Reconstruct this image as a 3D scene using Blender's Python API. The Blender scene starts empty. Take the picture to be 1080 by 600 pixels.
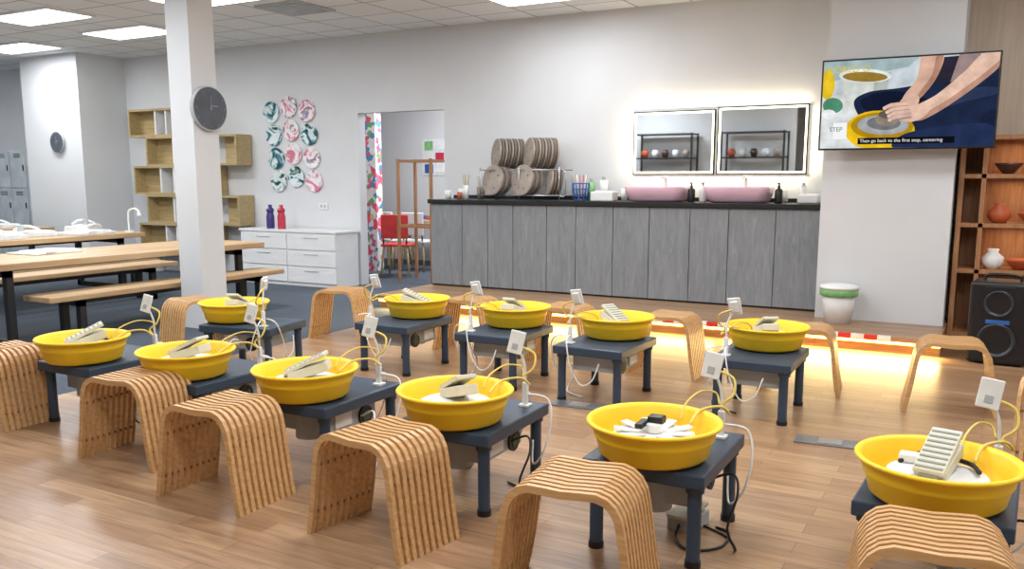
import bpy, bmesh, math, random
from mathutils import Matrix, Vector
random.seed(7)
S=bpy.context.scene
R=math.radians
# ------------------------------------------------------------ materials
def lin(c):
    o=[]
    for x in c[:3]:
        x=x/255.0
        o.append(x/12.92 if x<=0.04045 else ((x+0.055)/1.055)**2.4)
    return (o[0],o[1],o[2],1.0)
def newmat(name):
    m=bpy.data.materials.new(name);m.use_nodes=True
    nt=m.node_tree;b=nt.nodes["Principled BSDF"]
    return m,nt,b
def coords(nt,scale=(1,1,1),kind="Object",rot=(0,0,0),rnd=False):
    t=nt.nodes.new("ShaderNodeTexCoord");mp=nt.nodes.new("ShaderNodeMapping")
    mp.inputs["Scale"].default_value=scale;mp.inputs["Rotation"].default_value=rot
    nt.links.new(t.outputs[kind],mp.inputs[0])
    if rnd:
        oi=nt.nodes.new("ShaderNodeObjectInfo");ml=nt.nodes.new("ShaderNodeMath");ml.operation='MULTIPLY';ml.inputs[1].default_value=40
        nt.links.new(oi.outputs["Random"],ml.inputs[0]);nt.links.new(ml.outputs[0],mp.inputs["Location"])
    return mp.outputs[0]
def ramp(nt,stops,src,interp='LINEAR'):
    r=nt.nodes.new("ShaderNodeValToRGB");r.color_ramp.interpolation=interp
    e=r.color_ramp.elements
    while len(e)<len(stops): e.new(0.5)
    for i,(p,c) in enumerate(stops):
        e[i].position=p;e[i].color=lin(c)
    nt.links.new(src,r.inputs[0]);return r.outputs[0]
def mat(name,c,rough=0.5,metal=0.0,var=0.06,scale=6.0,emit=0,spec=None,bump=0):
    m,nt,b=newmat(name)
    n=nt.nodes.new("ShaderNodeTexNoise");n.inputs["Scale"].default_value=scale
    nt.links.new(coords(nt),n.inputs["Vector"])
    d=tuple(max(0,x*(1-var)) for x in c);l=tuple(min(255,x*(1+var)) for x in c)
    o=ramp(nt,[(0.3,d),(0.7,l)],n.outputs["Fac"])
    nt.links.new(o,b.inputs["Base Color"])
    b.inputs["Roughness"].default_value=rough;b.inputs["Metallic"].default_value=metal
    if spec is not None:b.inputs["Specular IOR Level"].default_value=spec
    return m
def woodmat(name,c1,c2,axis=0,scale=3,rough=0.45,stretch=14):
    m,nt,b=newmat(name)
    sc=[scale*stretch]*3;sc[axis]=scale
    n=nt.nodes.new("ShaderNodeTexNoise");n.inputs["Scale"].default_value=1.0;n.inputs["Detail"].default_value=5
    n.inputs["Distortion"].default_value=0.6
    nt.links.new(coords(nt,tuple(sc)),n.inputs["Vector"])
    o=ramp(nt,[(0.3,c1),(0.7,c2)],n.outputs["Fac"])
    nt.links.new(o,b.inputs["Base Color"]);b.inputs["Roughness"].default_value=rough
    return m
def floormat():
    m,nt,b=newmat("laminate_planks")
    v=coords(nt)
    br=nt.nodes.new("ShaderNodeTexBrick");nt.links.new(v,br.inputs["Vector"])
    br.inputs["Scale"].default_value=1.0;br.inputs["Brick Width"].default_value=0.95;br.inputs["Row Height"].default_value=0.105
    br.inputs["Mortar Size"].default_value=0.0014;br.inputs["Mortar Smooth"].default_value=0.1
    br.offset=0.37;br.offset_frequency=2
    br.inputs["Color1"].default_value=lin((182,148,114));br.inputs["Color2"].default_value=lin((156,121,91))
    br.inputs["Mortar"].default_value=lin((116,88,64))
    n=nt.nodes.new("ShaderNodeTexNoise");n.inputs["Scale"].default_value=1;n.inputs["Detail"].default_value=6;n.inputs["Distortion"].default_value=.8
    nt.links.new(coords(nt,(3,40,40)),n.inputs["Vector"])
    g=ramp(nt,[(0.3,(206,200,194)),(0.7,(255,255,255))],n.outputs["Fac"])
    mx=nt.nodes.new("ShaderNodeMix");mx.data_type='RGBA';mx.blend_type='MULTIPLY';mx.inputs[0].default_value=1
    nt.links.new(br.outputs["Color"],mx.inputs[6]);nt.links.new(g,mx.inputs[7])
    nt.links.new(mx.outputs[2],b.inputs["Base Color"]);b.inputs["Roughness"].default_value=0.34
    return m
def ceilmat():
    m,nt,b=newmat("ceiling_tiles")
    v=coords(nt)
    br=nt.nodes.new("ShaderNodeTexBrick");nt.links.new(v,br.inputs["Vector"])
    br.inputs["Scale"].default_value=1.0;br.inputs["Brick Width"].default_value=0.6;br.inputs["Row Height"].default_value=0.6
    br.inputs["Mortar Size"].default_value=0.012;br.offset=0
    br.inputs["Color1"].default_value=lin((230,234,236));br.inputs["Color2"].default_value=lin((223,228,230))
    br.inputs["Mortar"].default_value=lin((165,168,170))
    nt.links.new(br.outputs["Color"],b.inputs["Base Color"]);b.inputs["Roughness"].default_value=0.9
    return m
def emis(name,c,s,sample=False,var=0):
    m,nt,b=newmat(name)
    nt.nodes.remove(b);e=nt.nodes.new("ShaderNodeEmission");e.inputs[0].default_value=lin(c);e.inputs[1].default_value=s
    if var:
        n=nt.nodes.new("ShaderNodeTexNoise");n.inputs["Scale"].default_value=9;n.inputs["Detail"].default_value=5
        nt.links.new(coords(nt),n.inputs["Vector"])
        nt.links.new(ramp(nt,[(0.3,tuple(x*(1-var) for x in c)),(0.7,tuple(min(255,x*(1+var)) for x in c))],n.outputs["Fac"]),e.inputs[0])
    nt.links.new(e.outputs[0],nt.nodes["Material Output"].inputs[0])
    if not sample:
        try:m.cycles.emission_sampling='NONE'
        except Exception:pass
    return m
def swirl(name,stops,scale=6):
    m,nt,b=newmat(name)
    n=nt.nodes.new("ShaderNodeTexNoise");n.inputs["Scale"].default_value=scale;n.inputs["Distortion"].default_value=1.6;n.inputs["Detail"].default_value=2
    nt.links.new(coords(nt,rnd=True),n.inputs["Vector"])
    nt.links.new(ramp(nt,stops,n.outputs["Fac"]),b.inputs["Base Color"]);b.inputs["Roughness"].default_value=.25
    return m
M={}
M['floor']=floormat()
M['ceil']=ceilmat()
M['carpet']=mat("carpet",(68,77,88),.95,var=.22,scale=60)
M['wall']=mat("wall_paint",(213,216,219),.85,var=.01,scale=2)
M['white']=mat("white_lacquer",(228,229,230),.35,var=.01)
M['plas']=mat("white_plastic",(230,231,230),.35,var=.02)
M['cream']=mat("cream_plastic",(204,204,188),.45,var=.03)
M['creamd']=mat("cream_dark_rib",(146,146,136),.5,var=.03)  # darker cream for the pedal ribs and end block
M['yellow']=mat("yellow_plastic",(252,208,36),.45,var=.015,scale=4)
M['ycord']=mat("yellow_cable",(226,200,100),.5,var=.03)
M['slate']=mat("slate_blue_metal",(50,66,84),.42,var=.05)
M['steel']=mat("brushed_steel",(180,182,185),.3,metal=.9,var=.05,scale=20)
M['grey']=mat("grey_housing",(172,176,178),.5,var=.04)
M['black']=mat("black_plastic",(22,23,26),.4,var=.1)
M['bsteel']=mat("black_steel",(28,29,32),.5,var=.1)
M['bamboo']=woodmat("bamboo",(186,142,92),(216,174,122),axis=0,scale=4,rough=.42)
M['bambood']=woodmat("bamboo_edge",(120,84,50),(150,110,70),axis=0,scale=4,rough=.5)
M['slab']=woodmat("acacia_slab",(170,138,102),(204,176,138),axis=1,scale=1.2,stretch=7)
M['oak']=woodmat("oak_board",(160,138,96),(188,168,124),axis=0,scale=3)
M['wood2']=woodmat("walnut_board",(150,102,66),(182,134,94),axis=2,scale=3)
M['beige']=woodmat("beige_panel",(180,164,146),(196,180,160),axis=2,scale=2)
M['mdf']=mat("batt_board",(158,148,138),.7,var=.08,scale=12)
M['mdfe']=mat("batt_edge",(116,106,98),.8,var=.1)
M['mirror']=mat("mirror_glass",(232,236,238),.02,metal=1,var=0.0)
M['clock']=mat("clock_face",(74,80,90),.5,var=.1)
M['tick']=mat("clock_mark",(130,136,146),.5,var=.05)
M['pink']=mat("pink_ceramic",(216,180,198),.22,var=.02)
M['red']=mat("red_tape",(205,50,45),.5)
M['tapew']=mat("white_tape",(235,232,226),.5)
M['blue']=mat("blue_plastic",(40,96,168),.4)
M['green']=mat("green_bag",(130,190,124),.4,var=.1,scale=20)
M['bbot']=mat("purple_bottle",(66,58,120),.2)
M['rbot']=mat("red_bottle",(190,56,76),.2)
M['lock']=mat("locker_grey",(176,184,190),.45)
M['paper']=mat("paper",(226,230,233),.8,var=.04,scale=15)
M['terra']=mat("terracotta",(176,84,48),.5,var=.1)
M['darkpot']=mat("dark_glaze",(74,50,42),.3,var=.2)
M['floorbox']=mat("floor_socket_metal",(120,124,130),.4,metal=.5,var=.08)
M['gold']=mat("olive_green_rubber",(70,80,60),.6)
M['speak']=mat("speaker_cone",(52,58,66),.35,metal=.3)
M['pl1']=swirl("resin_teal",[(0.36,(40,84,100)),(0.43,(110,165,175)),(0.48,(222,232,232)),(0.56,(214,226,228)),(.62,(60,110,105)),(.72,(34,50,62))],4.5)
M['pl2']=swirl("resin_pink",[(0.36,(206,120,145)),(0.43,(230,196,204)),(0.48,(238,238,240)),(0.57,(228,230,234)),(0.62,(170,96,120)),(.68,(120,160,184)),(.75,(226,232,236))],5)
m,nt,b=newmat("grey_wood_laminate")
n=nt.nodes.new("ShaderNodeTexNoise");n.inputs["Scale"].default_value=1;n.inputs["Detail"].default_value=8;n.inputs["Distortion"].default_value=1.0;n.inputs["Roughness"].default_value=.7
nt.links.new(coords(nt,(20,20,3),rot=(0,R(22),0)),n.inputs["Vector"])
nt.links.new(ramp(nt,[(0.25,(112,117,122)),(0.6,(138,143,148)),(0.8,(166,169,172))],n.outputs["Fac"]),b.inputs["Base Color"]);b.inputs["Roughness"].default_value=.5
M['door']=m
m,nt,b=newmat("mural_pattern")
vo=nt.nodes.new("ShaderNodeTexVoronoi");vo.inputs["Scale"].default_value=14
nt.links.new(coords(nt),vo.inputs["Vector"])
nt.links.new(ramp(nt,[(0.0,(240,110,140)),(0.2,(245,236,232)),(0.35,(90,150,190)),(0.45,(240,230,226)),(0.6,(232,90,120)),(.7,(245,245,240)),(.8,(120,180,110)),(.9,(240,200,120))],vo.outputs["Color"],'CONSTANT'),b.inputs["Base Color"])
M['mural']=m
M['panelE']=emis("ceiling_light_diffuser",(246,250,255),5)
M['ledw']=emis("mirror_led",(255,243,214),5)
M['ledy']=emis("warm_led_strip",(255,205,95),12)
# ------------------------------------------------------------ builder
class B:
    def __init__(s): s.v=[];s.f=[];s.m=[];s.sm=[];s.mats=[];s.X=Matrix.Identity(4)
    def mi(s,k):
        if k not in s.mats:s.mats.append(k)
        return s.mats.index(k)
    def add(s,vs,fs,k,smooth=False,T=None):
        X=s.X@T if T is not None else s.X
        o=len(s.v);s.v+=[tuple(X@Vector(p)) for p in vs];i=s.mi(k)
        for f in fs:s.f.append([o+a for a in f]);s.m.append(i);s.sm.append(smooth)
    def box(s,c,d,k,bev=0,T=None,rz=0):
        T0=Matrix.Translation(c)@Matrix.Rotation(rz,4,'Z')
        if T is not None:T0=T@T0
        if bev<=0:
            x,y,z=d[0]/2,d[1]/2,d[2]/2
            vs=[(-x,-y,-z),(x,-y,-z),(x,y,-z),(-x,y,-z),(-x,-y,z),(x,-y,z),(x,y,z),(-x,y,z)]
            fs=[(0,3,2,1),(4,5,6,7),(0,1,5,4),(1,2,6,5),(2,3,7,6),(3,0,4,7)]
        else:
            bm=bmesh.new();bmesh.ops.create_cube(bm,size=1)
            for v in bm.verts:v.co=Vector((v.co.x*d[0],v.co.y*d[1],v.co.z*d[2]))
            bmesh.ops.bevel(bm,geom=bm.edges[:],offset=bev,segments=2,profile=.5,affect='EDGES')
            bm.verts.index_update();vs=[tuple(v.co) for v in bm.verts];fs=[[v.index for v in f.verts] for f in bm.faces];bm.free()
        s.add(vs,fs,k,False,T0)
    def b2(s,a,b,k,bev=0):
        s.box([(a[i]+b[i])/2 for i in range(3)],[abs(b[i]-a[i]) for i in range(3)],k,bev)
    def lathe(s,prof,k,c=(0,0,0),seg=40,T=None,smooth=True,sx=1,sy=1):
        vs=[];fs=[];n=len(prof)
        for i in range(seg):
            a=2*math.pi*i/seg
            for r,z in prof:vs.append((c[0]+r*math.cos(a)*sx,c[1]+r*math.sin(a)*sy,c[2]+z))
        for i in range(seg):
            j=(i+1)%seg
            for q in range(n-1):fs.append((i*n+q,j*n+q,j*n+q+1,i*n+q+1))
        s.add(vs,fs,k,smooth,T)
    def cyl(s,c,r,h,k,seg=24,r2=None,T=None):
        r2=r if r2 is None else r2
        vs=[];fs=[]
        for i in range(seg):
            a=2*math.pi*i/seg
            vs.append((c[0]+r*math.cos(a),c[1]+r*math.sin(a),c[2]-h/2));vs.append((c[0]+r2*math.cos(a),c[1]+r2*math.sin(a),c[2]+h/2))
        side=[(2*i,2*((i+1)%seg),2*((i+1)%seg)+1,2*i+1) for i in range(seg)]
        s.add(vs,side,k,True,T)
        s.add(vs,[[2*i for i in range(seg)][::-1],[2*i+1 for i in range(seg)]],k,False,T)
    def tube(s,pts,r,k,seg=7,smooth=True,sub=5):
        P=[Vector(p) for p in pts]
        if smooth and len(P)>2:
            Q=[]
            for i in range(len(P)-1):
                p0=P[max(i-1,0)];p1=P[i];p2=P[i+1];p3=P[min(i+2,len(P)-1)]
                for t in range(sub):
                    u=t/sub
                    Q.append(0.5*((2*p1)+(-p0+p2)*u+(2*p0-5*p1+4*p2-p3)*u*u+(-p0+3*p1-3*p2+p3)*u**3))
            Q.append(P[-1]);P=Q
        vs=[];fs=[];up=Vector((0,0,1))
        for i,p in enumerate(P):
            d=(P[min(i+1,len(P)-1)]-P[max(i-1,0)]).normalized()
            a=d.cross(up)
            if a.length<.05:a=d.cross(Vector((0,1,0)))
            a.normalize();b_=d.cross(a).normalized()
            for q in range(seg):
                w=2*math.pi*q/seg;vs.append(tuple(p+a*r*math.cos(w)+b_*r*math.sin(w)))
        for i in range(len(P)-1):
            for q in range(seg):
                w=(q+1)%seg;fs.append((i*seg+q,i*seg+w,(i+1)*seg+w,(i+1)*seg+q))
        fs.append(list(range(seg))[::-1]);fs.append([(len(P)-1)*seg+q for q in range(seg)])
        s.add(vs,fs,k,True)
    def mesh(s,name):
        me=bpy.data.meshes.new(name);me.from_pydata(s.v,[],s.f)
        for k in s.mats:me.materials.append(M[k])
        for p,i,sm in zip(me.polygons,s.m,s.sm):p.material_index=i;p.use_smooth=sm
        bm=bmesh.new();bm.from_mesh(me);bmesh.ops.recalc_face_normals(bm,faces=bm.faces);bm.to_mesh(me);bm.free()
        me.update();return me
    def obj(s,name,loc=(0,0,0),rz=0):
        return place(s.mesh(name),name,loc,rz)
def place(me,name,loc=(0,0,0),rz=0):
    o=bpy.data.objects.new(name,me);o.location=loc;o.rotation_euler=(0,0,rz);S.collection.objects.link(o);return o
def simple(name,a,b,k,bev=0):
    c=[(a[i]+b[i])/2 for i in range(3)];q=B();q.box((0,0,0),[abs(b[i]-a[i]) for i in range(3)],k,bev);return q.obj(name,c)
def area(name,loc,sx,sy,e,col,rot=(0,0,0)):
    l=bpy.data.lights.new(name,'AREA');l.shape='RECTANGLE';l.size=sx;l.size_y=sy;l.energy=e;l.color=col
    o=bpy.data.objects.new(name,l);o.location=loc;o.rotation_euler=rot;S.collection.objects.link(o);return o
# ------------------------------------------------------------ room shell
XL,XR,YB,YF,CH=-16.5,2.2,-4.5,9.1,3.2
WX=-5.3
simple("floor",(WX,YB,-.1),(XR,YF,0),'floor')
simple("floor_carpet",(XL,YB,-.1),(WX,YF+4.4,0),'carpet')
simple("ceiling",(XL,YB,CH),(XR,YF+4.4,CH+.1),'ceil')
DL=-7.36
q=B()
q.b2((XL,YF,0),(DL,YF+.14,CH),'wall');q.b2((-6.03,YF,0),(XR,YF+.14,CH),'wall');q.b2((DL,YF,2.23),(-6.03,YF+.14,CH),'wall')
q.obj("wall_back")
simple("wall_left",(XL-.1,YB,0),(XL,YF,CH),'wall')
simple("wall_right",(XR,YB,0),(XR+.1,YF,CH),'wall')
simple("wall_front",(XL,YB-.1,0),(XR,YB,CH),'wall')
simple("wall_partition",(XL,.3,0),(-3.6,.42,CH),'wall')
simple("wall_block_left",(-13.2,8.3,0),(-11.85,YF,CH),'wall')
simple("wall_pillar",(-1.42,8.2,.151),(-.37,YF,CH),'wall')
simple("wall_niche",(-.37,8.78,0),(XR,YF,CH),'beige')
simple("wall_backroom_far",(-11,12.4,0),(-4,12.5,CH),'wall')
simple("wall_backroom_left",(-11.1,YF+.14,0),(-11,12.5,CH),'wall')
simple("wall_backroom_right",(-4,YF+.14,0),(-3.9,12.5,CH),'wall')
simple("wall_mural",(-11,10.6,0),(-8.26,10.75,CH),'mural')
simple("floor_backroom",(WX,YF,-.1),(-3.9,12.5,0),'carpet')
simple("wall_column",(-6.74,5.64,0),(-6.45,5.93,CH),'wall')
# platform
q=B()
q.b2((-5.9,7.58,0),(-.345,YF-.002,.11),'floor');q.b2((-5.9,7.46,.11),(-.345,YF-.002,.15),'floor')
q.b2((-5.9,7.574,.07),(-.345,7.58,.095),'ledy')
q.obj("platform_step")
def tape(x,xe):
    q=B();i=0
    while x<xe:
        q.b2((x,7.452,.118),(x+.1,7.46,.15),'red' if i%2 else 'tapew');q.b2((x,7.452,.15),(x+.1,7.49,.152),'red' if i%2 else 'tapew')
        x+=.1;i+=1
    q.obj("hazard_tape_trim")
tape(-3.1,-1.95);tape(-1.2,-.7)
area("platform_led_light",(-4.0,7.50,.088),3.7,.05,24,(1,.72,.28),(R(-40),0,0))
area("platform_led_light",(-1.2,7.50,.088),1.7,.05,24,(1,.72,.28),(R(-40),0,0))
# counter
q=B()
q.b2((-5.85,8.55,.151),(-1.43,YF-.002,1.11),'grey')
q.b2((-5.85,8.545,.151),(-1.43,8.55,.17),'black')
seams=[-5.85,-5.42,-5.08,-4.75,-4.33,-3.98,-3.55,-3.15,-2.72,-2.33,-1.88,-1.43]
for a,b_ in zip(seams[:-1],seams[1:]):
    q.b2((a+.004,8.528,.17),(b_-.004,8.549,1.105),'door',.002)
q.b2((-5.88,8.5,1.11),(-1.425,YF-.002,1.16),'black',.004)
q.b2((-5.88,9.07,1.16),(-1.425,YF-.002,1.2),'black')
q.obj("sink_counter")
# ceiling light panels
def panel(x,y,e=34):
    q=B();q.box((0,0,-.012),(1.2,.6,.024),'white');q.box((0,0,-.026),(1.12,.52,.006),'panelE');q.obj("ceiling_light_panel",(x,y,CH))
    if e:area("ceiling_panel_lamp",(x,y,CH-.04),1.1,.5,e*1.12,(.975,.985,1))
for a in [(-9.6,6.3,42),(-9.6,7.5,0),(-12.1,7.6,32),(-7.1,6.5,34),(-4.1,8.02,20),(-14.5,6.3,36),(-11,3.9,44),(-7.1,4.1,46),(-4.6,4.1,38),(-2.1,4.1,38),(.5,4.1,36),(-6.5,1.6,46),(-2.1,1.2,44),(.5,1.2,34),(-3.1,6.2,30),(.6,6.6,28),(-7.2,10.6,70),(-5.4,11.4,40)]:  # far-left panel and both back-room panels are unseen, added to brighten those areas
    panel(*a)
q=B();q.box((0,0,-.01),(.6,.6,.02),'grey')
for i in range(9):q.box((0,-.24+i*.06,-.024),(.52,.03,.012),'lock')
q.obj("air_vent",(-6.75,7.35,CH))
def clock(loc,r,rz):
    T=Matrix.Rotation(R(90),4,'X')
    q=B();q.cyl((0,0,0),r,.04,'grey',48,T=T);q.cyl((0,0,.021),r*.95,.004,'clock',48,T=T)
    for h in range(12):
        a=h*math.pi/6;q.box((r*.82*math.sin(a),-.025,r*.82*math.cos(a)),(.005,.002,.018),'tick')
    q.box((r*.2,-.028,r*.12),(r*.45,.003,.009),'tick',T=None);q.box((0,-.028,r*.28),(.008,.003,r*.58),'tick');q.cyl((0,0,.028),.012,.006,'tick',12,T=T)
    q.obj("wall_clock",loc,rz)
clock((-6.42,5.8,2.03),.2,R(90))
clock((-12.38,8.275,1.93),.155,0)
for c in range(3):
    for r_ in range(4):
        q=B();T=Matrix.Rotation(R(90),4,'X')
        q.lathe([(0,.006),(.1,.008),(.138,.02),(.145,.018),(.138,.0),(0,0)],'pl1' if c==0 or (c==1 and r_==3) or (c==2 and r_==1) else 'pl2',T=T,seg=40)
        q.obj("resin_wall_plate",(-8.85+c*.32+r_*.03,YF-.006,2.29-r_*.31+(.06 if c==1 else 0)))
q=B();q.box((0,0,0),(.15,.014,.09),'plas',.003);q.box((-.03,-.008,0),(.03,.004,.04),'grey');q.box((.03,-.008,0),(.03,.004,.04),'grey');q.obj("wall_socket",(-7.98,YF-.008,1.03))
# dresser
q=B();q.b2((-9.05,8.62,0),(-7.38,9.06,.7),'white');q.b2((-9.07,8.6,.7),(-7.36,9.07,.73),'white',.004)
for cx in (0,1):
    for rr in range(3):
        x0=-9.04+cx*.835;q.b2((x0+.006,8.6,.05+rr*.215),(x0+.825,8.62,.05+rr*.215+.2),'white',.003)
        q.b2((x0+.3,8.592,.2+rr*.215),(x0+.54,8.6,.208+rr*.215),'grey')
q.obj("drawer_dresser")
def bottle(x,y,k,n,z=.73,s=1.0):
    q=B();q.lathe([(0,0),(.042*s,0),(.045*s,.02*s),(.045*s,.14*s),(.036*s,.17*s),(.036*s,.18*s),(.044*s,.2*s),(.04*s,.22*s),(.022*s,.235*s),(.022*s,.265*s),(0,.268*s)],k,seg=24);q.obj(n,(x,y,z))
bottle(-8.62,8.75,'bbot',"water_bottle",s=1.2);bottle(-8.42,8.75,'rbot',"water_bottle",s=1.2)
# staggered bookshelf
q=B()
rows=[(-11.45,-9.9,2.0,2.4),(-11.1,-9.25,1.58,2.0),(-11.4,-9.75,1.16,1.58),(-11.15,-9.25,.74,1.16),(-11.35,-9.8,.3,.74)]
for (a,b_,z0,z1) in rows:
    q.b2((a,8.8,z1-.03),(b_,9.08,z1),'oak');q.b2((a,8.8,z0),(b_,9.08,z0+.03),'oak')
    q.b2((a,8.8,z0+.03),(a+.03,9.08,z1-.03),'oak');q.b2((b_-.03,8.8,z0+.03),(b_,9.08,z1-.03),'oak')
    q.b2((a+.03,8.98,z0+.03),(a+.55,9.06,z1-.03),'oak');q.b2((b_-.4,8.98,z0+.03),(b_-.03,9.06,z1-.03),'oak')
    q.b2(((a+b_)/2,8.82,z0+.03),((a+b_)/2+.03,9.06,z1-.03),'white')
    q.b2((a+.55,8.82,z0+.03),(a+.58,9.06,z1-.03),'white')
q.b2((-11.2,8.82,0),(-11.17,9.06,.3),'white');q.b2((-9.95,8.82,0),(-9.92,9.06,.3),'white')
q.obj("staggered_bookshelf")
# lockers
q=B();q.b2((-16.3,8.6,0),(-13.3,9.05,1.86),'lock')
for c in range(7):
    for r_ in range(3):
        x0=-16.28+c*.427;z0=.05+r_*.6;q.b2((x0+.01,8.585,z0),(x0+.415,8.6,z0+.58),'lock',.003);q.b2((x0+.35,8.575,z0+.27),(x0+.37,8.585,z0+.36),'bsteel')
        for k in range(3):q.b2((x0+.12,8.58,z0+.48+k*.025),(x0+.3,8.585,z0+.49+k*.025),'bsteel')
q.obj("metal_lockers")
# ------------------------------------------------------------ dining tables and benches
def table(name,x0,x1,y0,y1,h,th):
    w=x1-x0;L=y1-y0;q=B();q.box((0,0,h-th/2),(w,L,th),'slab',.008)
    for yy in (-L/2+.32,L/2-.32):
        for xx in (-w/2+.07,w/2-.07):q.box((xx,yy,(h-th)/2),(.06,.06,h-th),'bsteel')
        q.box((0,yy,.03),(w-.08,.06,.06),'bsteel');q.box((0,yy,h-th-.03),(w-.08,.06,.06),'bsteel')
    q.box((0,0,h-th-.03),(.05,L-.7,.05),'bsteel')
    q.obj(name,((x0+x1)/2,(y0+y1)/2,0))
table("dining_table",-8.05,-7.05,3.9,7.05,.71,.06)
table("dining_bench",-7.2,-6.82,4.38,7.1,.42,.05)
table("dining_bench",-8.95,-8.57,4.4,7.15,.42,.05)
table("dining_table",-10.7,-9.7,4.4,7.6,.71,.06)
table("dining_bench",-9.6,-9.22,4.4,7.4,.42,.05)
table("dining_table",-12.9,-11.9,4.6,7.8,.71,.06)
for (x,y,w,l,h,rz) in [(-10.0,6.95,.45,.55,.03,.2),(-10.25,6.35,.5,.5,.05,-.1),(-9.95,5.75,.4,.6,.05,.1),(-10.35,5.1,.4,.6,.04,.3),(-10.45,7.25,.3,.4,.08,.5),(-9.9,5.1,.3,.4,.06,-.3),(-12.3,7.2,.4,.5,.04,.1),(-12.2,6.5,.4,.5,.06,-.2),(-7.8,5.0,.4,.5,.015,.1)]:
    q=B();q.box((0,0,h/2),(w,l,h),'paper',.006);q.box((.03,.02,h+.008),(w*.8,l*.8,.016),'paper',.004,rz=.15)
    if h>.035:
        q.tube([(-.1,-.1,h+.02),(-.05,0,h+.07),(.05,.05,h+.06),(.1,.12,h+.02)],.015,'plas');q.cyl((.08,-.1,h+.05),.035,.07,'grey')
    q.obj("paper_stack",(x,y,.711),rz)
q=B();q.cyl((0,0,.01),.06,.02,'plas');q.tube([(0,0,.02),(0,0,.2),(.02,0,.28),(.1,0,.3),(.15,0,.26)],.014,'plas');q.cyl((.15,0,.24),.03,.05,'plas',r2=.02);q.obj("desk_lamp",(-9.85,7.48,.711),R(20))
# ------------------------------------------------------------ mirrors
def mirror(x0,x1,z0,z1):
    w=(x1-x0)/2;h=(z1-z0)/2;q=B()
    q.b2((-w+.03,-.01,-h+.03),(w-.03,.0,h-.03),'grey')
    q.b2((-w+.03,-.03,-h+.03),(w-.03,-.012,h-.03),'mirror')
    for s in (-1,1):
        q.b2((s*(w-.02)-.009,-.034,-h+.011),(s*(w-.02)+.009,-.008,h-.011),'ledw');q.b2((-w+.011,-.034,s*(h-.02)-.009),(w-.011,-.008,s*(h-.02)+.009),'ledw')
        q.b2((s*(w-.004)-.006,-.036,-h),(s*(w-.004)+.006,.0,h),'black');q.b2((-w,-.036,s*(h-.004)-.006),(w,.0,s*(h-.004)+.006),'black')
    q.obj("backlit_mirror",((x0+x1)/2,9.075,(z0+z1)/2))
mirror(-3.54,-2.65,1.44,2.10);mirror(-2.62,-1.72,1.44,2.12)
HC=(1,.84,.55)
area("mirror_halo_light",(-2.63,9.055,1.425),1.82,.02,4.5,HC,(0,0,0))
area("mirror_halo_light",(-2.63,9.055,2.13),1.82,.02,5,HC,(R(180),0,0))
area("mirror_halo_light",(-3.555,9.055,1.77),.64,.02,2,HC,(0,R(90),0))
area("mirror_halo_light",(-1.705,9.055,1.77),.64,.02,2,HC,(0,R(-90),0))
# sinks
def sink(x):
    q=B()
    def rr(a,b_,z,r=.1):
        pts=[]
        for cx,cy,s in ((a-r,b_-r,0),(-a+r,b_-r,90),(-a+r,-b_+r,180),(a-r,-b_+r,270)):
            for k in range(7):
                t=R(s+15*k);pts.append((cx+r*math.cos(t),cy+r*math.sin(t),z))
        return pts
    L=[rr(.25,.13,0),rr(.29,.165,.02),rr(.318,.19,.1),rr(.325,.197,.15),rr(.32,.193,.156),rr(.31,.184,.15),rr(.285,.165,.06),rr(.2,.1,.035)]
    n=len(L[0]);vs=sum(L,[]);fs=[]
    for i in range(len(L)-1):
        for k in range(n):
            w=(k+1)%n;fs.append((i*n+k,i*n+w,(i+1)*n+w,(i+1)*n+k))
    fs.append([(len(L)-1)*n+k for k in range(n)]);fs.append(list(range(n)))
    q.add(vs,fs,'pink',True);q.cyl((0,0,.04),.03,.01,'steel')
    q.obj("vessel_sink",(x,8.76,1.161))
    q=B();q.cyl((0,0,.005),.028,.01,'plas');q.cyl((0,0,.12),.02,.24,'plas');q.tube([(0,0,.22),(0,-.05,.25),(0,-.13,.24)],.014,'plas');q.box((0,-.02,.262),(.02,.08,.012),'plas',.003);q.obj("basin_faucet",(x,9.01,1.161))
sink(-3.15);sink(-2.3)
def pump(x,y,k="black"):
    q=B();q.lathe([(0,0),(.036,0),(.038,.01),(.038,.12),(.03,.135),(.014,.14),(.014,.165),(0,.165)],k,seg=20);q.cyl((0,0,.175),.008,.03,'black',10);q.box((0,-.02,.192),(.02,.06,.012),'black',.002);q.obj("soap_pump_bottle",(x,y,1.161))
pump(-2.77,8.7);pump(-2.68,8.8,'plas');pump(-1.9,8.7)
q=B();q.box((0,0,.05),(.26,.15,.1),'plas',.012);q.box((0,0,.104),(.18,.08,.012),'paper',.003);q.obj("tissue_box",(-3.72,8.68,1.161))
q=B();q.box((0,0,.045),(.2,.16,.09),'plas',.02);q.obj("soap_tray",(-1.62,8.74,1.161))
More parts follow.
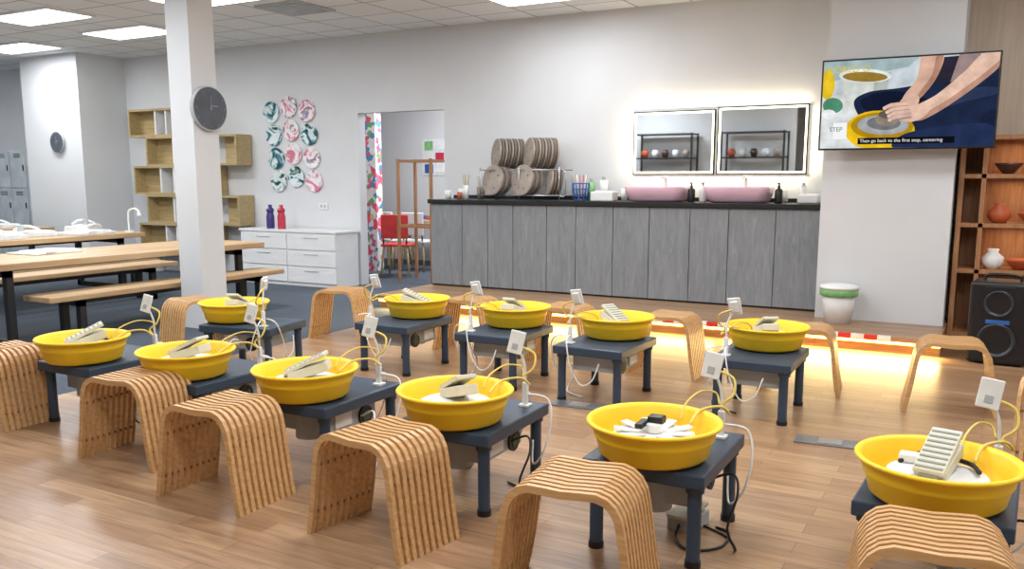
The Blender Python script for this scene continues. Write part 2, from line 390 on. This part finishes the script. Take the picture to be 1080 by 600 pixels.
# wire rack of batts
q=B()
W=1.0;D=.34
for x in (-W/2,0,W/2):
    for y in (-D/2,D/2):q.tube([(x,y,0),(x,y,.36)],.007,'steel',smooth=False)
for z in (.05,.33):
    for y in (-D/2,D/2):q.tube([(-W/2,y,z),(W/2,y,z)],.006,'steel',smooth=False)
    for i in range(9):
        x=-W/2+i*W/8;q.tube([(x,-D/2,z),(x,D/2,z)],.004,'steel',smooth=False)
q.tube([(W/2,-D/2,.05),(W/2+.07,-D/2,.06),(W/2+.07,-D/2,.3),(W/2,-D/2,.33)],.006,'steel')
q.obj("dish_rack",(-4.72,8.78,1.161))
def batts(x,y,z,n,rz,tilt,r=.155,pitch=.03):
    q=B()
    for i in range(n):
        T=Matrix.Translation((0,i*pitch,0))@Matrix.Rotation(R(90)-tilt,4,'X')
        q.cyl((0,0,0),r,.014,'mdfe' if i%2 else 'mdf',36,T=T)
        q.cyl((0,0,.009),r*.95,.003,'mdf',36,T=T)
        if i==0:
            for a in range(4):q.cyl((r*.6*math.cos(a*1.57+.5),r*.6*math.sin(a*1.57+.5),.011),.012,.003,'mdfe',10,T=T)
    q.obj("pottery_batts",(x,y,z),rz)
batts(-5.06,8.62,1.38,5,R(-18),R(8),.172,.036);batts(-4.68,8.62,1.38,5,R(-18),R(8),.172,.036);batts(-4.36,8.66,1.36,4,R(-50),R(8),.14,.036)
batts(-5.06,8.7,1.675,9,R(-42),R(6),.17,.036);batts(-4.64,8.7,1.675,9,R(-42),R(6),.172,.036)
# basket
q=B()
for k in range(14):
    a=2*math.pi*k/14;q.tube([(.07*math.cos(a),.07*math.sin(a),0),(.09*math.cos(a),.09*math.sin(a),.18)],.006,'blue',smooth=False,seg=5)
for z,r in ((0.008,.07),(.06,.077),(.12,.083),(.18,.09)):
    q.lathe([(r-.004,z-.006),(r+.004,z-.006),(r+.004,z+.006),(r-.004,z+.006),(r-.004,z-.006)],'blue',seg=24)
q.cyl((0,0,.005),.068,.006,'blue')
for k in range(6):
    a=k*1.1;q.tube([(.03*math.cos(a),.03*math.sin(a),.01),(.07*math.cos(a),.07*math.sin(a),.27)],.005,['oak','plas','red'][k%3],smooth=False)
q.obj("tool_basket",(-3.98,8.66,1.165))
for (x,y,r,h,k,n) in [(-5.72,8.7,.04,.1,'plas',"white_cup"),(-5.6,8.82,.05,.12,'plas',"white_cup"),(-5.44,8.66,.035,.16,'plas',"brush_cup"),(-3.84,8.95,.045,.22,'plas',"glaze_bottle"),(-5.42,8.95,.05,.14,'mdf',"brush_cup"),(-1.72,8.95,.03,.16,'plas',"glaze_bottle"),(-3.58,8.9,.035,.13,'plas',"white_cup"),(-3.98,8.93,.04,.2,'green',"glaze_bottle"),(-2.72,8.96,.035,.14,'grey',"white_cup"),(-1.88,8.9,.03,.12,'plas',"white_cup"),(-5.52,8.64,.03,.08,'terra',"clay_cup")]:
    q=B();q.lathe([(0,0),(r*.85,0),(r,h),(r*.9,h),(r*.8,h*.15),(0,h*.12)],k,seg=20)
    if n=="brush_cup":
        for kk in range(5):
            a=kk*1.3;q.tube([(.01*math.cos(a),.01*math.sin(a),h*.2),(.04*math.cos(a),.04*math.sin(a),h+.12)],.004,'oak',smooth=False)
    if n=="glaze_bottle":q.cyl((0,0,h+.015),r*.5,.04,'grey',14)
    q.obj(n,(x,y,1.161))
# ------------------------------------------------------------ TV
q=B();TW,TH=1.34,.75
q.box((0,.02,0),(TW,.04,TH),'black',.006);q.box((0,.115,0),(.5,.16,.3),'black',.01)
def ec(c):
    k='e%d_%d_%d'%c
    if k not in M:M[k]=emis("screen_"+k,c,1.0,var=.1 if max(c)<236 else 0.0)
    return k
layer=[0]
def scr(pts,c):
    layer[0]+=1;y=-.001-.0003*layer[0];v=[]
    for px,py in pts:
        s=(px-870)/179.0;top=69-13*s;bot=157.5-5.5*s;t=(bot-py)/(bot-top)
        s=min(max(s,0),1);t=min(max(t,0),1)
        v.append(((s-.5)*(TW-.03),y,(t-.5)*(TH-.03)))
    q.add(v,[list(range(len(v)))],ec(c))
def ell(cx,cy,a,b_,c,rot=0,n=28):
    scr([(cx+a*math.cos(t)*math.cos(rot)-b_*math.sin(t)*math.sin(rot),cy+a*math.cos(t)*math.sin(rot)+b_*math.sin(t)*math.cos(rot)) for t in [2*math.pi*i/n for i in range(n)]],c)
def curve(pts,c,n=6):
    P=[Vector((a,b_)) for a,b_ in pts];Q=[];N=len(P)
    for i in range(N):
        p0,p1,p2,p3=P[i-1],P[i],P[(i+1)%N],P[(i+2)%N]
        for t in range(n):
            u=t/n;w=0.5*((2*p1)+(-p0+p2)*u+(2*p0-5*p1+4*p2-p3)*u*u+(-p0+3*p1-3*p2+p3)*u**3);Q.append((w.x,w.y))
    scr(Q,c)
scr([(870,40),(1060,40),(1060,170),(870,170)],(196,206,210))
scr([(870,60),(970,60),(960,72),(870,90)],(160,180,182))
scr([(870,104),(905,100),(925,160),(870,160)],(216,220,220))
ell(875,92,8,15,(220,184,40));ell(882,113,11,8,(80,140,110));ell(878,122,8,5,(232,234,234))
scr([(888,82),(942,78),(936,114),(898,118)],(208,212,206));scr([(926,79),(942,78),(936,114),(924,115)],(178,184,178));ell(915,82,28,7,(226,230,226));ell(915,83,24,5,(150,120,50))
scr([(992,62),(1050,55),(1050,120),(1000,110),(985,90)],(44,40,54));scr([(1010,57),(1030,56),(1022,76),(1002,90)],(150,130,128))
curve([(905,112),(918,99),(950,94),(985,88),(1010,86),(1050,76),(1056,152),(985,156),(930,140)],(30,40,66))
curve([(912,108),(930,99),(960,98),(985,108),(960,118),(925,120)],(20,27,48))
curve([(1000,100),(1030,92),(1050,92),(1050,98),(1020,106),(1000,112)],(44,56,86))
ell(934,138,37,21,(232,188,30));ell(936,133,33,14,(180,140,24));ell(937,132,27,10,(166,168,170));ell(938,130,18,7,(112,114,116))
ell(941,126,12,7,(140,128,114));ell(941,121,9,4,(104,92,82))
curve([(974,58),(994,58),(991,78),(980,97),(966,110),(954,112),(958,100),(969,84)],(212,172,152))
curve([(988,58),(994,58),(991,78),(980,97),(968,108),(974,96),(984,80)],(176,132,112))
curve([(1034,56),(1054,56),(1048,70),(1028,90),(1000,112),(978,126),(964,124),(968,113),(990,100),(1016,76)],(222,186,166))
curve([(1054,60),(1048,72),(1028,91),(1000,113),(978,126),(972,124),(1000,106),(1030,82)],(186,142,122))
ell(962,110,13,8,(216,178,158),rot=-.7);ell(970,119,15,8,(224,188,168),rot=-.4)
for dx,dy in ((0,0),(3,4),(5,8),(6,12)):
    scr([(960+dx,107+dy),(944+dx,109.5+dy),(936+dx,114+dy),(937+dx,117+dy),(946+dx,114.5+dy),(961+dx,112+dy)],(166,120,102))
    scr([(960+dx,107.5+dy),(944+dx,109.5+dy),(936+dx,113.5+dy),(937+dx,116+dy),(946+dx,113+dy),(961+dx,111+dy)],(222-dx*2,184-dx,164))
    ell(938+dx,115+dy,2,1.4,(230,202,190))
curve([(1036,122),(1056,116),(1056,156),(1038,156)],(26,34,58));curve([(958,142),(1000,132),(1046,130),(1046,156),(955,158)],(36,48,82))
scr([(884,131),(899,130),(899,147),(884,148)],(244,246,246))
tv=q.obj("wall_tv",(-.758,7.985,2.012),R(1.5))
def text(body,size,c,x,z,y,par,name):
    cu=bpy.data.curves.new(name,'FONT');cu.body=body;cu.size=size;cu.extrude=.0002
    o=bpy.data.objects.new(name,cu);S.collection.objects.link(o);cu.materials.append(M[ec(c)])
    dg=bpy.context.evaluated_depsgraph_get();me=bpy.data.meshes.new_from_object(o.evaluated_get(dg))
    bpy.data.objects.remove(o)
    o=bpy.data.objects.new(name,me);S.collection.objects.link(o);o.parent=par;o.location=(x,y,z);o.rotation_euler=(R(90),0,0)
def bar(x0,x1,z0,z1,c,y,par,name):
    g=B();g.b2((x0,y,z0),(x1,y+.0005,z1),ec(c));o=g.obj(name);o.parent=par
bar(-.35,.38,-.33,-.278,(14,16,22),-.024,tv,"subtitle_bar")
text("Then go back to the first step, centering",.0385,(238,238,238),-.335,-.315,-.026,tv,"subtitle_text")
text("WORLD O",.075,(216,200,40),-.645,.262,-.026,tv,"title_text")
text("STEP",.05,(40,90,60),-.58,-.22,-.026,tv,"logo_text")
# bin
q=B();q.lathe([(0,0),(.11,0),(.145,.3),(.14,.3),(.105,.01),(0,.01)],'plas',seg=32);q.lathe([(.142,.235),(.158,.24),(.162,.3),(.15,.312),(.13,.29)],'green',seg=32)
q.lathe([(.165,.315),(.16,.325),(.1,.34),(0,.345)],'plas',seg=32);q.lathe([(.165,.315),(.165,.3),(.15,.3)],'plas',seg=32);q.obj("waste_bin",(-1.19,7.99,.152))
# niche shelf
q=B();x0,x1,y0,y1=-.34,.95,8.38,8.77
q.b2((x0,y0,0),(x0+.04,y1,1.75),'wood2');q.b2((x1-.04,y0,0),(x1,y1,1.75),'wood2');q.b2((x0+.04,y1-.015,0),(x1-.04,y1,1.72),'wood2')
q.b2((x0+.17,y0,0),(x0+.205,y1-.015,1.72),'wood2')
for z in (.05,.6,.99,1.4,1.72):q.b2((x0+.04,y0,z),(x1-.04,y1-.015,z+.035),'wood2')
q.obj("display_shelf")
for z in (.98,1.39,1.71):area("shelf_glow_lamp",(.25,8.6,z-.012),.6,.1,1.4,(1,.72,.42))
def vase(x,z,pr,k,n="clay_vase",y=8.5):
    q=B();q.lathe(pr,k,seg=28);q.obj(n,(x,y,z))
P1=[(0,0),(.05,0),(.09,.05),(.085,.1),(.04,.14),(.045,.17),(.035,.17),(.03,.14),(0,.1)]
P2=[(0,0),(.04,0),(.1,.07),(.11,.09),(.1,.09),(.04,.02),(0,.02)]
P3=[(0,0),(.05,0),(.06,.1),(.05,.16),(.025,.2),(.03,.24),(.02,.24),(0,.2)]
vase(.02,1.436,P2,'darkpot',"clay_bowl");vase(.22,1.436,P3,'terra');vase(-.02,1.026,P1,'terra');vase(.22,1.026,P2,'terra',"clay_bowl");vase(-.04,.636,P1,'plas');vase(.16,.636,P2,'terra',"clay_bowl");vase(.45,1.026,P3,'darkpot');vase(.42,.636,P1,'terra')
# speaker
q=B();T=Matrix.Rotation(R(90),4,'X')
q.box((0,0,.32),(.4,.34,.62),'black',.025)
for z,r in ((.19,.13),(.47,.1)):
    q.lathe([(r,.0),(r,.012),(r*.9,.014),(r*.82,.0),(r*.35,-.03),(r*.3,-.02),(0,-.008)],'speak',T=Matrix.Translation((0,-.172,z))@T,seg=36)
q.box((0,-.172,.33),(.16,.01,.03),'blue',.002);q.box((0,-.172,.6),(.2,.008,.02),'speak')
for sx in (-.15,.15):q.box((sx,0,.008),(.05,.25,.016),'bsteel')
q.tube([(-.12,0,.62),(-.1,0,.67),(.1,0,.67),(.12,0,.62)],.012,'black')
q.obj("party_speaker",(.05,7.6,0),R(-6))
# ------------------------------------------------------------ stools
def stoolmesh():
    q=B()
    half=[(-.262,0),(-.252,.05),(-.236,.14),(-.222,.24),(-.21,.32),(-.2,.365),(-.18,.4),(-.152,.424),(-.115,.436),(-.06,.434),(0,.43)]
    prof=half+[(-x,z) for x,z in half[::-1][1:]]
    th=.026;n=len(prof);outer=[];inner=[]
    for i,(x,z) in enumerate(prof):
        a=prof[max(i-1,0)];b_=prof[min(i+1,n-1)];dx,dz=b_[0]-a[0],b_[1]-a[1];l=math.hypot(dx,dz);nx,nz=dz/l,-dx/l
        outer.append((x,z));inner.append((x+nx*th,max(0,z+nz*th)))
    N=10;w=.019;D=.33;pitch=(D-w)/(N-1)
    for s in range(N):
        y0=-D/2+s*pitch;y1=y0+w;vs=[];fs=[]
        for (ox,oz),(ix,iz) in zip(outer,inner):
            vs+=[(ox,y0,oz),(ox,y1,oz),(ix,y1,iz),(ix,y0,iz)]
        for i in range(n-1):
            for k in range(4):
                w2=(k+1)%4;fs.append((i*4+k,i*4+w2,(i+1)*4+w2,(i+1)*4+k))
        fs.append((0,1,2,3));fs.append(((n-1)*4,(n-1)*4+1,(n-1)*4+2,(n-1)*4+3))
        q.add(vs,fs,'bamboo')
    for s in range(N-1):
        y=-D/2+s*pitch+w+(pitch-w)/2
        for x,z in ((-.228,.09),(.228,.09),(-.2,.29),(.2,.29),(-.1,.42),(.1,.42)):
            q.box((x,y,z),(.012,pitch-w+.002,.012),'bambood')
    return q.mesh("slatted_stool")
SM=stoolmesh()
for (x,y,r) in [(-.09,2.58,8),(-1.16,2.52,6),(-2.05,2.62,-8),(-2.94,2.64,0),(-3.74,2.82,4),(-5.03,2.9,0),
                (-.2,5.84,6),(.33,4.95,80),(-1.1,5.95,6),(-2.05,6.0,0),(-2.9,6.02,0),(-3.77,6.03,0),(-5.07,5.98,10),(-5.7,4.9,80)]:
    place(SM,"slatted_stool",(x,y,0),R(r))
# ------------------------------------------------------------ pottery wheels
def wheel(x,y,rz,kind=0,prz=0,flip=1,cab='black'):
    q=B()
    q.box((0,.16,.335),(.47,.60,.055),'slate',.008)
    for sx in (-1,1):
        for yy in (-.09,.41):
            q.cyl((sx*.19,yy,.17),.026,.29,'slate',20);q.cyl((sx*.19,yy,.0125),.03,.025,'black',20);q.cyl((sx*.19,yy,.3),.034,.03,'slate',20)
    q.box((0,.16,.25),(.30,.36,.115),'grey',.006);q.cyl((0,.02,.23),.07,.14,'grey')
    T=Matrix.Rotation(R(90),4,'Y')
    for sx in (-1,1):
        q.cyl((0,0,0),.05,.012,'black',28,T=Matrix.Translation((sx*.156,.25,.23))@T);q.cyl((0,0,0),.03,.02,'gold',20,T=Matrix.Translation((sx*.156,.25,.23))@T)
        q.box((sx*.156,.08,.25),(.01,.12,.07),'plas')
    q.lathe([(0,.368),(.17,.368),(.19,.372),(.205,.385),(.218,.44),(.226,.448),(.226,.455),(.236,.49),(.25,.494),(.255,.502),(.25,.509),(.238,.507),(.229,.495),(.212,.45),(.195,.39),(.18,.382),(.06,.38),(.055,.42),(.0,.42)],'yellow',seg=56)
    q.lathe([(0,.435),(.15,.435),(.153,.44),(.153,.45),(.15,.454),(.12,.4545),(.118,.453),(.08,.4545),(.078,.453),(.04,.4545),(0,.4545)],'plas',seg=44)
    if kind==1:
        for k in range(9):
            a=k*2*math.pi/9;T=Matrix.Rotation(a,4,'Z')@Matrix.Translation((.085,0,.462))@Matrix.Rotation(R(-8),4,'Y');q.box((0,0,0),(.13,.04,.006),'plas',.002,T=T)
        q.cyl((0,0,.475),.03,.03,'plas');q.box((.0,.03,.50),(.06,.05,.03),'black',.006);q.box((-.04,-.02,.49),(.03,.09,.02),'black',.004)
    else:
        P=Matrix.Translation((.0,.03,.487))@Matrix.Rotation(prz,4,'Z')@Matrix.Rotation(R(-16),4,'Y')
        q.box((0,0,0),(.20,.10,.045),'cream',.006,T=P)
        q.box((.0,0,.04),(.22,.095,.018),'cream',.004,T=P@Matrix.Rotation(R(-9),4,'Y'))
        for k in range(8):q.box((-.095+k*.026,0,.05),(.008,.085,.004),'creamd',T=P@Matrix.Rotation(R(-9),4,'Y'))
        q.box((-.11,0,.0),(.02,.06,.03),'creamd',.002,T=P)
        if kind==2:q.box((-.09,.08,.47),(.07,.05,.03),'plas',.006);q.tube([(-.12,.05,.46),(-.05,.12,.48),(.08,.11,.47),(.12,.02,.47)],.008,'black')
    px,py=flip*.16,.36
    q.box((px,py,.368),(.05,.05,.012),'plas',.003)
    q.box((px,py,.42),(.026,.02,.11),'plas',.003)
    q.tube([(px,py,.47),(px-.005,py,.56),(px-.03,py-.01,.63)],.006,'plas')
    T=Matrix.Translation((px-.04,py-.012,.66))@Matrix.Rotation(R(8),4,'Y')@Matrix.Rotation(R(-14),4,'X')
    q.box((0,0,0),(.075,.012,.105),'plas',.004,T=T);q.box((0,-.008,-.02),(.028,.006,.028),'grey',.002,T=T);q.box((0,.012,0),(.045,.016,.065),'plas',.003,T=T)
    q.tube([(px-.03,py,.64),(px+.04,py+.01,.61),(px+.05,py-.02,.55),(px+.01,py-.04,.51),(px+.045,py-.05,.48),(px+.02,py-.09,.515),(px-.04,py-.16,.51),(px-.06,py-.24,.47)],.0055,'ycord')
    q.tube([(px-.01,py,.5),(px-.03,py+.02,.54),(px-.07,py-.06,.56),(px-.1,py-.16,.53),(px-.1,py-.22,.48)],.004,'ycord')
    q.tube([(px+.01,py,.42),(px+.1,py+.03,.40),(px+.13,py,.3),(px+.11,py-.04,.17),(px+.05,py-.02,.1),(px+.03,py+.02,.2)],.0045,'plas')
    q.tube([(px-.01,py+.02,.42),(px-.02,py+.09,.39),(px-.06,py+.12,.25),(px-.12,py+.1,.13),(px-.2,py+.1,.16),(px-.24,py+.08,.27)],.0045,'plas')
    q.tube([(flip*.17,.2,.24),(flip*.26,.18,.28),(flip*.29,.14,.22),(flip*.27,.08,.1),(flip*.3,.1,.012),(flip*.24,.22,.006),(flip*.1,.3,.006)],.005,cab)
    return q.obj("pottery_wheel",(x,y,0),rz)
wheel(-.12,3.05,R(-2),2,R(80));wheel(-1.08,3.03,R(1),1);wheel(-2.0,3.08,R(2),0,R(-35));wheel(-2.86,3.09,0,0,R(30),1,'plas');wheel(-3.72,3.12,R(-2),0,R(10));wheel(-4.55,3.1,0,2,R(60))
wheel(-1.21,5.40,R(181),2,R(120));wheel(-2.17,5.3,R(179),0,R(-30),1,'plas');wheel(-2.97,5.37,R(182),2,R(90),1,'plas');wheel(-3.83,5.38,R(180),0,R(20),1,'plas');wheel(-4.88,4.55,R(-80),2,R(10),1,'plas')
def pedal(x,y,rz):
    q=B();q.box((0,0,.03),(.16,.11,.06),'grey',.006);q.box((0,0,.075),(.17,.1,.016),'cream',.003,T=Matrix.Rotation(R(-8),4,'Y'))
    q.tube([(-.08,0,.03),(-.16,-.03,.01),(-.22,-.12,.006),(-.12,-.2,.006),(.02,-.17,.006),(.05,-.1,.006)],.006,'black');q.obj("foot_pedal",(x,y,0),rz)
pedal(-1.02,3.3,R(80));pedal(-.02,3.32,R(60))
for (x,y) in ((-.71,4.77),(-2.21,4.82),(-3.6,4.3)):
    q=B();q.box((0,0,.004),(.36,.15,.008),'floorbox',.002);q.box((0,0,.009),(.12,.1,.003),'steel');q.obj("floor_socket_plate",(x,y,0),R(4))
for i,(x,y) in enumerate(((-5.2,3.62),(-5.08,3.7))):
    q=B();q.box((0,0,.012),(.09,.24,.024),'gold',.01);q.tube([(-.045,.04,.015),(-.03,.05,.06),(.03,.05,.06),(.045,.04,.015)],.014,'gold');q.obj("slipper",(x,y,0),R(50))
# ------------------------------------------------------------ back room furniture
q=B()
for sx in (-.27,.27):
    for sy in (-.2,.2):q.box((sx,sy,.83),(.035,.035,1.66),'wood2')
for z in (.75,1.63):
    for sy in (-.2,.2):q.box((0,sy,z),(.54,.03,.035),'wood2')
    for sx in (-.27,.27):q.box((sx,0,z),(.03,.4,.035),'wood2')
q.obj("wooden_rack",(-6.95,9.95,0))
q=B();q.box((0,0,.72),(1.6,.7,.04),'slab',.005)
for sx in (-.7,.7):
    for sy in (-.3,.3):q.cyl((sx,sy,.35),.025,.7,'oak')
for k in range(5):q.box((-.6+k*.3,.05*(k%2),.77),(.18,.2,.06),['plas','blue','terra','yellow','paper'][k],.01)
q.obj("craft_table",(-8.0,11.75,0))
def chair(x,y,rz,k):
    q=B();q.box((0,0,.45),(.42,.42,.035),k,.012);q.box((0,.2,.72),(.4,.03,.34),k,.012)
    for sx in (-.17,.17):
        for sy in (-.17,.17):q.tube([(sx,sy,.44),(sx*1.25,sy*1.25,0)],.014,'oak',smooth=False)
        q.tube([(sx,.19,.45),(sx,.2,.6)],.012,'bsteel',smooth=False)
    q.obj("craft_chair",(x,y,0),rz)
for a in [(-7.75,11.0,R(180),'plas'),(-8.3,11.05,R(170),'plas'),(-6.85,11.6,R(-90),'red'),(-7.6,10.25,R(200),'red'),(-6.4,11.0,0,'red')]:chair(*a)
q=B();q.b2((-.36,-.012,-.3),(.36,0,.3),'paper')
for k in range(9):
    q.box(((k%3)*.22-.22,-.016,(k//3)*.19-.19),(.17,.008,.15),['blue','paper','terra','plas','rbot','yellow','green','paper','blue'][k],.003)
q.obj("wall_art_board",(-8.3,12.4,1.75))
# rack reflected in the mirrors
def mrack(x,y):
    q=B()
    for sx in (-.6,.6):
        for sy in (-.2,.2):q.box((sx,sy,1.15),(.035,.035,2.3),'bsteel')
    for z in (.3,.8,1.3,1.8,2.28):q.box((0,0,z),(1.2,.42,.025),'bsteel')
    q.obj("metal_storage_rack",(x,y,0))
    for z in (.8135,1.3135,1.8135):
        g=B()
        for k in range(5):g.lathe([(0,0),(.05,0),(.08,.1),(.05,.16),(.04,.16),(0,.02)],['terra','plas','darkpot','paper','mdf'][k],c=(-.45+k*.22,0,0),seg=16)
        g.obj("pottery_row",(x,y,z))
mrack(-6.1,.7);mrack(-4.3,.7)
# ------------------------------------------------------------ camera, world
f=920.0;p=R(9);yaw=R(29.17)
cd=bpy.data.cameras.new("camera");cam=bpy.data.objects.new("camera",cd);S.collection.objects.link(cam)
cam.location=(0,0,1.4);cam.rotation_euler=(R(90)-p,0,yaw)
cd.sensor_fit='HORIZONTAL';cd.sensor_width=36;cd.lens=f/1080*36
cd.shift_y=(188+f*math.tan(p)-300)/1080;cd.clip_start=.05
S.camera=cam
w=bpy.data.worlds.new("world");w.use_nodes=True;w.node_tree.nodes["Background"].inputs[0].default_value=(.8,.87,1,1);w.node_tree.nodes["Background"].inputs[1].default_value=.5;S.world=w
S.view_settings.view_transform='Standard'
